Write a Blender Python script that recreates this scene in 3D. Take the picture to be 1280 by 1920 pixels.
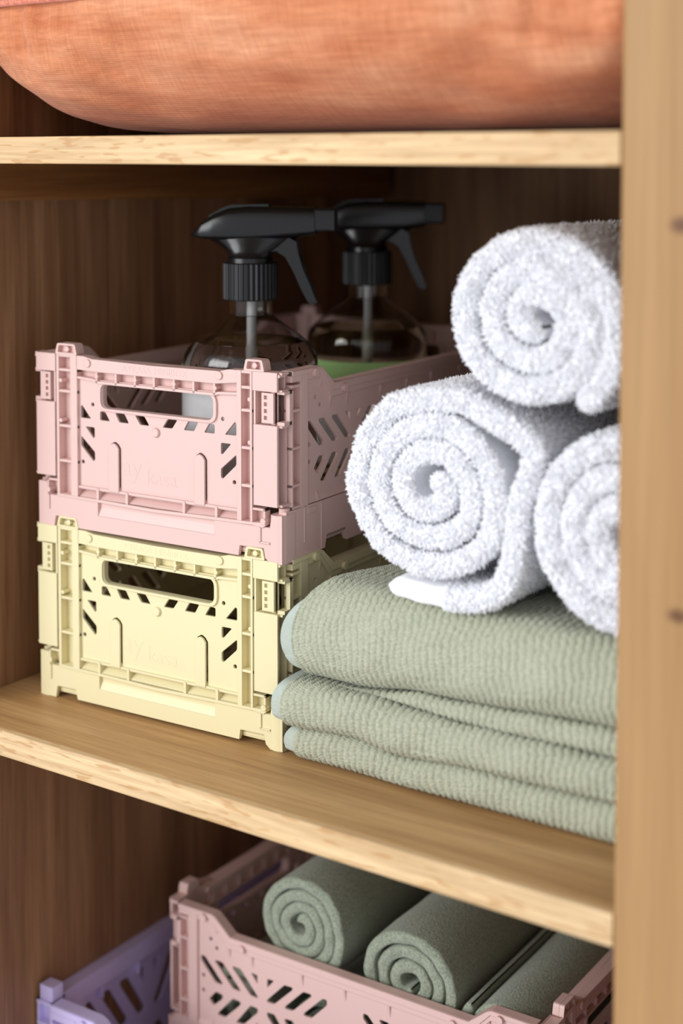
import bpy, bmesh, math, random
import numpy as np
from mathutils import Vector, Matrix, noise
from mathutils.geometry import tessellate_polygon

for o in list(bpy.data.objects):
    bpy.data.objects.remove(o, do_unlink=True)
SC = bpy.context.scene
COL = SC.collection
RND = random.Random(7)
NR = np.random.default_rng(11)

# ------------------------------------------------------------------ camera
F_PX, Y0, PITCH, YAW = 2884.64, 457.62, 0.05650431, 0.6015697
CAM = Vector((0.64589, -0.62912, 0.31363))
c_, s_ = math.cos(YAW), math.sin(YAW)
right = Vector((c_, s_, 0))
fh = Vector((-s_, c_, 0))
fwd = fh * math.cos(PITCH) - Vector((0, 0, 1)) * math.sin(PITCH)
up = Vector((0, 0, 1)) * math.cos(PITCH) + fh * math.sin(PITCH)
cd = bpy.data.cameras.new('camera')
cam = bpy.data.objects.new('camera', cd)
COL.objects.link(cam)
m = Matrix((right, up, -fwd)).transposed().to_4x4()
m.translation = CAM
cam.matrix_world = m
cd.sensor_fit = 'VERTICAL'
cd.sensor_height = 36
cd.sensor_width = 24
cd.lens = F_PX / 1920 * 36
cd.shift_y = -(960 - Y0) / 1920
cd.clip_start = 0.05
cd.dof.use_dof = True
cd.dof.focus_distance = 0.825
cd.dof.aperture_fstop = 3.9
SC.camera = cam

# ------------------------------------------------------------------ world, light, exposure
W_ = bpy.data.worlds.new('room_light')
SC.world = W_
W_.use_nodes = True
bg = W_.node_tree.nodes['Background']
bg.inputs['Color'].default_value = (0.93, 0.96, 1.0, 1)
bg.inputs['Strength'].default_value = 0.58


def area_light(name, loc, target, size, power, color):
    ld = bpy.data.lights.new(name, 'AREA')
    ld.shape = 'RECTANGLE'
    ld.size, ld.size_y = size
    ld.energy = power
    ld.color = color
    lo = bpy.data.objects.new(name, ld)
    COL.objects.link(lo)
    lo.location = loc
    lo.rotation_euler = (Vector(target) - Vector(loc)).to_track_quat('-Z', 'Y').to_euler()
    return lo


area_light('window_light', (-0.70, -2.10, 0.70), (0.2, 0.0, 0.0), (1.5, 1.4), 33, (0.98, 0.99, 1.0))
SC.view_settings.view_transform = 'Standard'
SC.view_settings.look = 'None'
SC.view_settings.gamma = 1
SC.view_settings.use_curve_mapping = False
SC.view_settings.exposure = 0.46


# ------------------------------------------------------------------ materials
def lin(r, g, b):
    def f(v):
        v /= 255.0
        return v / 12.92 if v <= 0.04045 else ((v + 0.055) / 1.055) ** 2.4
    return (f(r), f(g), f(b), 1)


class NT:
    def __init__(self, name):
        self.m = bpy.data.materials.new(name)
        self.m.use_nodes = True
        self.t = self.m.node_tree
        self.b = self.t.nodes['Principled BSDF']

    def n(self, kind, **kw):
        nd = self.t.nodes.new(kind)
        for k, v in kw.items():
            if k in nd.inputs:
                nd.inputs[k].default_value = v
            else:
                setattr(nd, k, v)
        return nd

    def l(self, a, b):
        self.t.links.new(a, b)

    def ramp(self, src, stops):
        r = self.n('ShaderNodeValToRGB')
        e = r.color_ramp.elements
        while len(e) < len(stops):
            e.new(0.5)
        for i, (p, c) in enumerate(stops):
            e[i].position = p
            e[i].color = c
        self.l(src, r.inputs['Fac'])
        return r.outputs['Color']

    def mix(self, fac, a, b, blend='MIX'):
        x = self.n('ShaderNodeMix', data_type='RGBA', blend_type=blend)
        for sock, v in ((x.inputs[0], fac), (x.inputs[6], a), (x.inputs[7], b)):
            if hasattr(v, 'is_output'):
                self.l(v, sock)
            else:
                sock.default_value = v
        return x.outputs[2]

    def coords(self, scale, rot=(0, 0, 0), random_shift=True):
        tc = self.n('ShaderNodeTexCoord')
        mp = self.n('ShaderNodeMapping')
        mp.inputs['Scale'].default_value = scale
        mp.inputs['Rotation'].default_value = rot
        if random_shift:
            oi = self.n('ShaderNodeObjectInfo')
            ad = self.n('ShaderNodeVectorMath', operation='MULTIPLY_ADD')
            ad.inputs[1].default_value = (3.1, 1.7, 2.3)
            self.l(oi.outputs['Random'], ad.inputs[0])
            self.l(tc.outputs['Object'], ad.inputs[2])
            self.l(ad.outputs[0], mp.inputs['Vector'])
        else:
            self.l(tc.outputs['Object'], mp.inputs['Vector'])
        return mp.outputs['Vector']

    def bump(self, h, strength, dist):
        b = self.n('ShaderNodeBump')
        b.inputs['Strength'].default_value = strength
        b.inputs['Distance'].default_value = dist
        self.l(h, b.inputs['Height'])
        self.l(b.outputs['Normal'], self.b.inputs['Normal'])


def wood(name, axis, dark, mid, light, flecks=0.0, tone=0.12, rough=0.5, fleck_col=None):
    """oak; the grain runs along the given axis (0 x, 1 y, 2 z)"""
    t = NT(name)

    def sc(along, across):
        v = [across] * 3
        v[axis] = along
        return tuple(v)
    # broad cathedral figure
    a = t.n('ShaderNodeTexNoise', Scale=1.0, Detail=3.0, Roughness=0.55, Distortion=0.6)
    t.l(t.coords(sc(2.2, 26)), a.inputs['Vector'])
    # fine pores
    f = t.n('ShaderNodeTexNoise', Scale=1.0, Detail=4.0, Roughness=0.65)
    t.l(t.coords(sc(14, 420)), f.inputs['Vector'])
    g = t.n('ShaderNodeTexNoise', Scale=1.0, Detail=2.0, Roughness=0.5)
    t.l(t.coords(sc(5, 110)), g.inputs['Vector'])
    col = t.ramp(a.outputs['Fac'], [(0.3, dark), (0.5, mid), (0.7, light)])
    fine = t.ramp(f.outputs['Fac'], [(0.35, (0.74, 0.68, 0.62, 1)), (0.6, (1.06, 1.06, 1.06, 1))])
    med = t.ramp(g.outputs['Fac'], [(0.35, (0.84, 0.80, 0.75, 1)), (0.62, (1.08, 1.08, 1.07, 1))])
    col = t.mix(0.75, col, fine, 'MULTIPLY')
    col = t.mix(0.8, col, med, 'MULTIPLY')
    if flecks:
        k = t.n('ShaderNodeTexNoise', Scale=1.0, Detail=1.0, Roughness=0.4)
        v = t.coords(sc(75, 520))
        t.l(v, k.inputs['Vector'])
        fl = t.ramp(k.outputs['Fac'], [(0.60, (0, 0, 0, 1)), (0.66, (1, 1, 1, 1))])
        mul = t.n('ShaderNodeMath', operation='MULTIPLY')
        t.l(fl, mul.inputs[0])
        mul.inputs[1].default_value = flecks
        col = t.mix(mul.outputs[0], col, fleck_col or dark)
    oi = t.n('ShaderNodeObjectInfo')
    hv = t.n('ShaderNodeHueSaturation')
    mr = t.n('ShaderNodeMapRange')
    t.l(oi.outputs['Random'], mr.inputs['Value'])
    mr.inputs['To Min'].default_value = 1 - tone
    mr.inputs['To Max'].default_value = 1 + tone
    t.l(mr.outputs[0], hv.inputs['Value'])
    t.l(col, hv.inputs['Color'])
    t.l(hv.outputs[0], t.b.inputs['Base Color'])
    t.b.inputs['Roughness'].default_value = rough
    t.b.inputs['Specular IOR Level'].default_value = 0.3
    t.bump(f.outputs['Fac'], 0.25, 0.0006)
    return t.m


def plastic(name, col, rough=0.38):
    t = NT(name)
    t.b.inputs['Base Color'].default_value = col
    t.b.inputs['Roughness'].default_value = rough
    t.b.inputs['Specular IOR Level'].default_value = 0.4
    nz = t.n('ShaderNodeTexNoise', Scale=900.0, Detail=2.0)
    tc = t.n('ShaderNodeTexCoord')
    t.l(tc.outputs['Object'], nz.inputs['Vector'])
    bv = t.n('ShaderNodeBevel', samples=4)
    bv.inputs['Radius'].default_value = 0.0005
    b = t.n('ShaderNodeBump')
    b.inputs['Strength'].default_value = 0.08
    b.inputs['Distance'].default_value = 0.0003
    t.l(nz.outputs['Fac'], b.inputs['Height'])
    t.l(bv.outputs[0], b.inputs['Normal'])
    t.l(b.outputs[0], t.b.inputs['Normal'])
    return t.m


def simple(name, col, rough=0.5, spec=0.5):
    t = NT(name)
    nz = t.n('ShaderNodeTexNoise', Scale=260.0, Detail=2.0)
    tc = t.n('ShaderNodeTexCoord')
    t.l(tc.outputs['Object'], nz.inputs['Vector'])
    c = t.ramp(nz.outputs['Fac'], [(0.3, tuple(v * 0.96 for v in col[:3]) + (1,)), (0.7, col)])
    t.l(c, t.b.inputs['Base Color'])
    t.b.inputs['Roughness'].default_value = rough
    t.b.inputs['Specular IOR Level'].default_value = spec
    return t.m


def cloth(name, col_a, col_b, scale=240, rough=0.95, sheen=0.25, bump=0.5, dist=0.0006):
    t = NT(name)
    nz = t.n('ShaderNodeTexNoise', Scale=scale, Detail=3.0, Roughness=0.6)
    tc = t.n('ShaderNodeTexCoord')
    t.l(tc.outputs['Object'], nz.inputs['Vector'])
    t.l(t.ramp(nz.outputs['Fac'], [(0.35, col_a), (0.65, col_b)]), t.b.inputs['Base Color'])
    t.b.inputs['Roughness'].default_value = rough
    t.b.inputs['Specular IOR Level'].default_value = 0.1
    t.b.inputs['Sheen Weight'].default_value = sheen
    t.b.inputs['Sheen Roughness'].default_value = 0.6
    t.bump(nz.outputs['Fac'], bump, dist)
    return t.m


OAK_D, OAK_M, OAK_L = lin(150, 106, 62), lin(186, 144, 92), lin(206, 168, 116)
M = {}
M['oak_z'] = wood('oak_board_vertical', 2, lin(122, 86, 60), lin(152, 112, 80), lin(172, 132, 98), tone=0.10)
M['oak_x'] = wood('oak_shelf_top', 0, lin(164, 124, 80), lin(188, 148, 100), lin(204, 166, 118), tone=0.03)
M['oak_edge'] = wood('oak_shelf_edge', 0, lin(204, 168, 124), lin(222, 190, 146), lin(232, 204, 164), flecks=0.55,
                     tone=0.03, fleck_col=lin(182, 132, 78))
M['oak_y'] = wood('oak_cleat', 1, lin(116, 74, 40), lin(142, 96, 54), lin(160, 112, 66), tone=0.03)
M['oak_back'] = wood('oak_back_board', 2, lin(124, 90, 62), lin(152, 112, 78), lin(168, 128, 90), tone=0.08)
M['pink'] = plastic('pink_plastic', lin(224, 189, 182))
M['yellow'] = plastic('yellow_plastic', lin(231, 220, 176))
M['lavender'] = plastic('lavender_plastic', lin(212, 198, 242))
for nm_, c_l in (('pink', lin(224, 189, 182)), ('yellow', lin(231, 220, 176))):
    M[nm_ + '_flat'] = simple(nm_ + '_raised_lettering', c_l, 0.4, 0.4)
M['black'] = simple('black_plastic', lin(15, 15, 17), 0.25, 0.5)
M['black_matt'] = simple('black_ribbed_plastic', lin(26, 26, 29), 0.42, 0.4)
M['tube'] = simple('milky_tube_plastic', lin(186, 186, 186), 0.4, 0.4)
M['label_white'] = simple('white_label_paper', lin(238, 238, 240), 0.5, 0.3)
M['label_green'] = simple('green_label_paper', lin(186, 232, 150), 0.5, 0.3)
M['white_terry'] = cloth('white_terry', lin(243, 244, 250), lin(251, 251, 254), scale=500, bump=0.2)
M['white_hem'] = cloth('white_hem_cloth', lin(236, 239, 248), lin(244, 246, 252), scale=900, bump=0.2)
M['sage'] = cloth('sage_terry', lin(166, 170, 148), lin(188, 190, 168), scale=700, bump=0.7, dist=0.0005)
M['sage_hem'] = cloth('sage_hem_cloth', lin(172, 182, 172), lin(190, 198, 188), scale=1500, bump=0.5, dist=0.0003)
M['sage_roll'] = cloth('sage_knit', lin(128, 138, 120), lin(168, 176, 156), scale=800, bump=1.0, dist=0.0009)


def pillar_material():
    t = NT('oak_stile')

    def sc(al, ac):
        return (ac, ac, al)
    a = t.n('ShaderNodeTexNoise', Scale=1.0, Detail=3.0, Distortion=0.4)
    t.l(t.coords(sc(1.6, 30), random_shift=False), a.inputs['Vector'])
    f = t.n('ShaderNodeTexNoise', Scale=1.0, Detail=3.0)
    t.l(t.coords(sc(10, 330), random_shift=False), f.inputs['Vector'])
    col = t.ramp(a.outputs['Fac'], [(0.3, lin(150, 110, 68)), (0.5, lin(166, 126, 81)), (0.72, lin(180, 142, 96))])
    fine = t.ramp(f.outputs['Fac'], [(0.3, (0.86, 0.83, 0.8, 1)), (0.6, (1.03, 1.03, 1.03, 1))])
    col = t.mix(0.7, col, fine, 'MULTIPLY')
    # two knots
    geo = t.n('ShaderNodeTexCoord')
    for (kx, kz, r) in ((0.4140, 0.2868, 0.0052), (0.4142, 0.1305, 0.0044)):
        vm = t.n('ShaderNodeVectorMath', operation='SUBTRACT')
        t.l(geo.outputs['Object'], vm.inputs[0])
        vm.inputs[1].default_value = (kx, -0.0537, kz)
        ln = t.n('ShaderNodeVectorMath', operation='LENGTH')
        sv = t.n('ShaderNodeVectorMath', operation='MULTIPLY')
        sv.inputs[1].default_value = (1, 0, 1.5)
        t.l(vm.outputs[0], sv.inputs[0])
        t.l(sv.outputs[0], ln.inputs[0])
        mr = t.n('ShaderNodeMapRange', interpolation_type='SMOOTHSTEP')
        mr.inputs['From Min'].default_value = r * 0.35
        mr.inputs['From Max'].default_value = r * 1.5
        mr.inputs['To Min'].default_value = 0.85
        mr.inputs['To Max'].default_value = 0.0
        t.l(ln.outputs['Value'], mr.inputs['Value'])
        col = t.mix(mr.outputs[0], col, lin(92, 56, 36))
    t.l(col, t.b.inputs['Base Color'])
    t.b.inputs['Roughness'].default_value = 0.5
    t.b.inputs['Specular IOR Level'].default_value = 0.3
    return t.m


M['stile'] = pillar_material()


def linen_material():
    t = NT('orange_linen')
    tc = t.n('ShaderNodeTexCoord')
    blot = t.n('ShaderNodeTexNoise', Scale=1.0, Detail=4.0, Roughness=0.6)
    t.l(t.coords((14, 40, 40), random_shift=False), blot.inputs['Vector'])
    streak = t.n('ShaderNodeTexNoise', Scale=1.0, Detail=4.0, Roughness=0.7)
    t.l(t.coords((36, 400, 420), random_shift=False), streak.inputs['Vector'])
    vstreak = t.n('ShaderNodeTexNoise', Scale=1.0, Detail=3.0, Roughness=0.7)
    t.l(t.coords((620, 40, 60), random_shift=False), vstreak.inputs['Vector'])
    col = t.ramp(blot.outputs['Fac'], [(0.3, lin(200, 122, 82)), (0.52, lin(220, 148, 108)), (0.72, lin(232, 170, 132))])
    c2 = t.ramp(streak.outputs['Fac'], [(0.3, (0.80, 0.72, 0.66, 1)), (0.65, (1.1, 1.1, 1.1, 1))])
    c3 = t.ramp(vstreak.outputs['Fac'], [(0.3, (0.86, 0.80, 0.76, 1)), (0.65, (1.06, 1.06, 1.06, 1))])
    col = t.mix(0.8, col, c2, 'MULTIPLY')
    col = t.mix(0.8, col, c3, 'MULTIPLY')
    t.l(col, t.b.inputs['Base Color'])
    t.b.inputs['Roughness'].default_value = 0.95
    t.b.inputs['Specular IOR Level'].default_value = 0.1
    t.b.inputs['Sheen Weight'].default_value = 0.2
    w1 = t.n('ShaderNodeTexWave', wave_type='BANDS', bands_direction='X')
    w1.inputs['Scale'].default_value = 330
    w1.inputs['Distortion'].default_value = 1.5
    t.l(tc.outputs['Object'], w1.inputs['Vector'])
    w2 = t.n('ShaderNodeTexWave', wave_type='BANDS', bands_direction='Z')
    w2.inputs['Scale'].default_value = 330
    w2.inputs['Distortion'].default_value = 1.5
    t.l(tc.outputs['Object'], w2.inputs['Vector'])
    mx = t.n('ShaderNodeMath', operation='MULTIPLY')
    t.l(w1.outputs['Fac'], mx.inputs[0])
    t.l(w2.outputs['Fac'], mx.inputs[1])
    t.bump(mx.outputs[0], 0.5, 0.0005)
    return t.m


M['linen'] = linen_material()
M['linen_seam'] = cloth('linen_piping', lin(196, 104, 84), lin(222, 140, 112), scale=500)


def glass(name, col, ior=1.45, rough=0.0):
    t = NT(name)
    t.b.inputs['Base Color'].default_value = col
    t.b.inputs['Roughness'].default_value = rough
    t.b.inputs['IOR'].default_value = ior
    t.b.inputs['Transmission Weight'].default_value = 1.0
    return t.m


M['clear'] = glass('clear_bottle_plastic', (0.98, 0.98, 0.97, 1), 1.38)
M['soap_pale'] = glass('pale_soap_liquid', (0.97, 0.95, 0.91, 1), 1.27)
M['soap_green'] = glass('green_soap_liquid', (0.90, 0.90, 0.66, 1), 1.27)


# ------------------------------------------------------------------ mesh helpers
class MB:
    def __init__(self):
        self.v, self.f = [], []

    def add(self, vs, fs):
        o = len(self.v)
        self.v += [tuple(p) for p in vs]
        self.f += [tuple(i + o for i in f) for f in fs]
        return self

    def box(self, x0, x1, y0, y1, z0, z1):
        vs = [(x, y, z) for x in (x0, x1) for y in (y0, y1) for z in (z0, z1)]
        return self.add(vs, [(0, 1, 3, 2), (4, 6, 7, 5), (0, 4, 5, 1), (2, 3, 7, 6), (0, 2, 6, 4), (1, 5, 7, 3)])

    def prism(self, outer, holes, d0, d1, fn):
        """polygon with holes in a plane, given thickness; fn(u, w, d) -> xyz"""
        loops = [outer] + list(holes)
        tris = tessellate_polygon([[Vector((u, w, 0)) for u, w in lp] for lp in loops])
        flat = [p for lp in loops for p in lp]
        n = len(flat)
        vs = [fn(u, w, d0) for u, w in flat] + [fn(u, w, d1) for u, w in flat]
        fs = [tuple(t) for t in tris] + [(t[2] + n, t[1] + n, t[0] + n) for t in tris]
        k = 0
        for lp in loops:
            for i in range(len(lp)):
                a, b = k + i, k + (i + 1) % len(lp)
                fs.append((a, b, b + n, a + n))
            k += len(lp)
        return self.add(vs, fs)

    def tube(self, pts, rad, seg=10, closed=False):
        pts = [Vector(p) for p in pts]
        n = len(pts)
        vs, fs = [], []
        for i, p in enumerate(pts):
            a = pts[(i - 1) % n] if closed or i else p
            b = pts[(i + 1) % n] if closed or i < n - 1 else p
            t = (b - a).normalized()
            x = t.cross(Vector((0.13, 0.31, 0.94)))
            x.normalize()
            y = t.cross(x)
            r = rad[i] if isinstance(rad, (list, tuple)) else rad
            for k in range(seg):
                q = 2 * math.pi * k / seg
                vs.append(p + (x * math.cos(q) + y * math.sin(q)) * r)
        m_ = n if closed else n - 1
        for i in range(m_):
            j = (i + 1) % n
            for k in range(seg):
                k2 = (k + 1) % seg
                fs.append((i * seg + k, i * seg + k2, j * seg + k2, j * seg + k))
        if not closed:
            fs.append(tuple(range(seg))[::-1])
            fs.append(tuple((n - 1) * seg + k for k in range(seg)))
        return self.add(vs, fs)

    def lathe(self, prof, seg=48, cx=0, cy=0):
        vs, fs = [], []
        n = len(prof)
        for r, z in prof:
            for k in range(seg):
                q = 2 * math.pi * k / seg
                vs.append((cx + r * math.cos(q), cy + r * math.sin(q), z))
        for i in range(n - 1):
            for k in range(seg):
                k2 = (k + 1) % seg
                fs.append((i * seg + k, i * seg + k2, (i + 1) * seg + k2, (i + 1) * seg + k))
        if prof[0][0] > 1e-6:
            fs.append(tuple(range(seg))[::-1])
        if prof[-1][0] > 1e-6:
            fs.append(tuple((n - 1) * seg + k for k in range(seg)))
        return self.add(vs, fs)

    def mesh(self, name, scale=1.0, smooth=False, sharp=40):
        me = bpy.data.meshes.new(name)
        me.from_pydata([(x * scale, y * scale, z * scale) for x, y, z in self.v], [], self.f)
        bm = bmesh.new()
        bm.from_mesh(me)
        bmesh.ops.remove_doubles(bm, verts=bm.verts, dist=1e-7)
        bmesh.ops.recalc_face_normals(bm, faces=bm.faces)
        bm.to_mesh(me)
        bm.free()
        if smooth:
            for p in me.polygons:
                p.use_smooth = True
            me.set_sharp_from_angle(angle=math.radians(sharp))
        return me


def np_mesh(name, verts, quads, smooth=True):
    """fast grid mesh from arrays; quads is (n,4) or (n,3)"""
    verts = np.asarray(verts, np.float32)
    quads = np.asarray(quads, np.int32)
    me = bpy.data.meshes.new(name)
    k = quads.shape[1]
    me.vertices.add(len(verts))
    me.vertices.foreach_set('co', verts.ravel())
    me.loops.add(quads.size)
    me.loops.foreach_set('vertex_index', quads.ravel())
    me.polygons.add(len(quads))
    me.polygons.foreach_set('loop_start', np.arange(0, quads.size, k, dtype=np.int32))
    me.polygons.foreach_set('loop_total', np.full(len(quads), k, np.int32))
    if smooth:
        me.polygons.foreach_set('use_smooth', np.ones(len(quads), bool))
    me.update(calc_edges=True)
    me.validate()
    return me


def grid_quads(n, m_, wrap_n=False, wrap_m=False):
    a = np.arange(n if wrap_n else n - 1)
    b = np.arange(m_ if wrap_m else m_ - 1)
    A, B = np.meshgrid(a, b, indexing='ij')
    A2, B2 = (A + 1) % n, (B + 1) % m_
    return np.stack([A * m_ + B, A2 * m_ + B, A2 * m_ + B2, A * m_ + B2], -1).reshape(-1, 4)


def obj(name, me, mat, parent=None, loc=None, rotz=0.0):
    o = bpy.data.objects.new(name, me)
    COL.objects.link(o)
    if mat and not me.materials:
        me.materials.append(M[mat])
    if parent:
        o.parent = parent
    if loc:
        o.location = loc
    if rotz:
        o.rotation_euler = (0, 0, rotz)
    return o


def thing(name, label, cat, loc=(0, 0, 0), rotz=0.0, group=None):
    o = bpy.data.objects.new(name, None)
    o.empty_display_size = 0.02
    COL.objects.link(o)
    o.location = loc
    o.rotation_euler = (0, 0, rotz)
    o['label'], o['category'] = label, cat
    if group:
        o['group'] = group
    return o


def rpoly(pts, r, n=4):
    """round the corners of a polygon"""
    out = []
    k = len(pts)
    for i in range(k):
        p0, p, p1 = Vector(pts[i - 1]), Vector(pts[i]), Vector(pts[(i + 1) % k])
        a, b = (p0 - p), (p1 - p)
        rr = min(r, a.length * 0.45, b.length * 0.45)
        A, B = p + a.normalized() * rr, p + b.normalized() * rr
        for j in range(n + 1):
            t = j / n
            q = A * (1 - t) ** 2 + p * 2 * t * (1 - t) + B * t * t
            out.append((q.x, q.y))
    return out


def rect(u0, u1, z0, z1):
    return [(u0, z0), (u1, z0), (u1, z1), (u0, z1)]


def disc(u, z, r, n=14):
    return [(u + r * math.cos(2 * math.pi * k / n), z + r * math.sin(2 * math.pi * k / n)) for k in range(n)]


# ================================================================== CABINET
FRONT, BACK = -0.0537, 0.412
XL, XR = -0.028, 0.425            # inner faces of the side panels
ZF, ZM, ZU, ZT = -0.3585, 0.0, 0.3243, 0.64    # tops of floor, middle shelf, upper shelf, top
cab = thing('cabinet', 'oak cupboard with open shelves and wide front post, holding crates, towels and a cushion',
            'cabinet', (0, 0, 0))


def bevel_box(x0, x1, y0, y1, z0, z1, b=0.0012):
    bm = bmesh.new()
    bmesh.ops.create_cube(bm, size=1)
    for v in bm.verts:
        v.co = Vector(((x0 + x1) / 2 + v.co.x * (x1 - x0), (y0 + y1) / 2 + v.co.y * (y1 - y0),
                       (z0 + z1) / 2 + v.co.z * (z1 - z0)))
    bmesh.ops.bevel(bm, geom=list(bm.edges), offset=b, segments=2, affect='EDGES', profile=0.5)
    me = bpy.data.meshes.new('board')
    bm.to_mesh(me)
    bm.free()
    return me


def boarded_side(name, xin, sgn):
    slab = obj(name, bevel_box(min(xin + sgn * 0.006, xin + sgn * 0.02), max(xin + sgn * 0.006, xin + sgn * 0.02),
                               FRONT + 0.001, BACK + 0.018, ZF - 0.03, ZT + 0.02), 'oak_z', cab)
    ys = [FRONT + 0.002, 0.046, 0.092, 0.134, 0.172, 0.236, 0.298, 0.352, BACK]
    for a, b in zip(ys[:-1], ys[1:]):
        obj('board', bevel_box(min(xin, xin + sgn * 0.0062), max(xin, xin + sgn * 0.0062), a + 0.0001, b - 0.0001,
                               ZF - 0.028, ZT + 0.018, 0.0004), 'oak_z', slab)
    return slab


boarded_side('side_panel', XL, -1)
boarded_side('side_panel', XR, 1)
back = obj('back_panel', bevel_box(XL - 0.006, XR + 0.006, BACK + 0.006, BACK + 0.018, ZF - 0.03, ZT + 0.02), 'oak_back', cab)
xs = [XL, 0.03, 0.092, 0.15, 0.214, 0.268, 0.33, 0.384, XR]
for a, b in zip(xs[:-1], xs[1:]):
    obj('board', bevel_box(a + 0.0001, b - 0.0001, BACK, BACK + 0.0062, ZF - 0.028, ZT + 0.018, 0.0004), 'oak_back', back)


def shelf(z, th, name='shelf'):
    s = obj(name, bevel_box(XL + 0.0003, XR - 0.0003, FRONT + 0.004, BACK - 0.0003, z - th, z, 0.0008), 'oak_x', cab)
    # solid lipping glued along the front edge
    obj('edge_lipping', bevel_box(XL + 0.0003, 0.3872, FRONT, FRONT + 0.0045, z - th, z, 0.0008), 'oak_edge', s)
    return s


shelf(ZM, 0.0142)
shelf(ZU, 0.0142)
shelf(ZF, 0.018, 'bottom_shelf')
obj('top_panel', bevel_box(XL + 0.0003, XR - 0.0003, FRONT + 0.004, BACK - 0.0003, ZT, ZT + 0.018), 'oak_x', cab)
obj('stile', bevel_box(0.3874, 0.47, FRONT - 0.0005, FRONT + 0.0215, ZF - 0.03, ZT + 0.02, 0.002), 'stile', cab)
# batten that carries the upper shelf, screwed to the left side, a little out of level
cl = MB()
x0, x1 = XL + 0.0003, XL + 0.014
for_y = ((-0.047, 0.2893), (0.400, 0.2818))
cl.add([(x, y, z) for x in (x0, x1) for (y, zb) in for_y for z in (zb, 0.3098)],
       [(0, 1, 3, 2), (4, 6, 7, 5), (0, 4, 5, 1), (2, 3, 7, 6), (0, 2, 6, 4), (1, 5, 7, 3)])
obj('shelf_batten', cl.mesh('shelf_batten'), 'oak_y', cab)


# ================================================================== CRATES  (millimetres, scaled on build)
CW, CL = 171.6, 267.0
MM = 0.001


def front(u, z, d):
    return (u, d, z)


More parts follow.
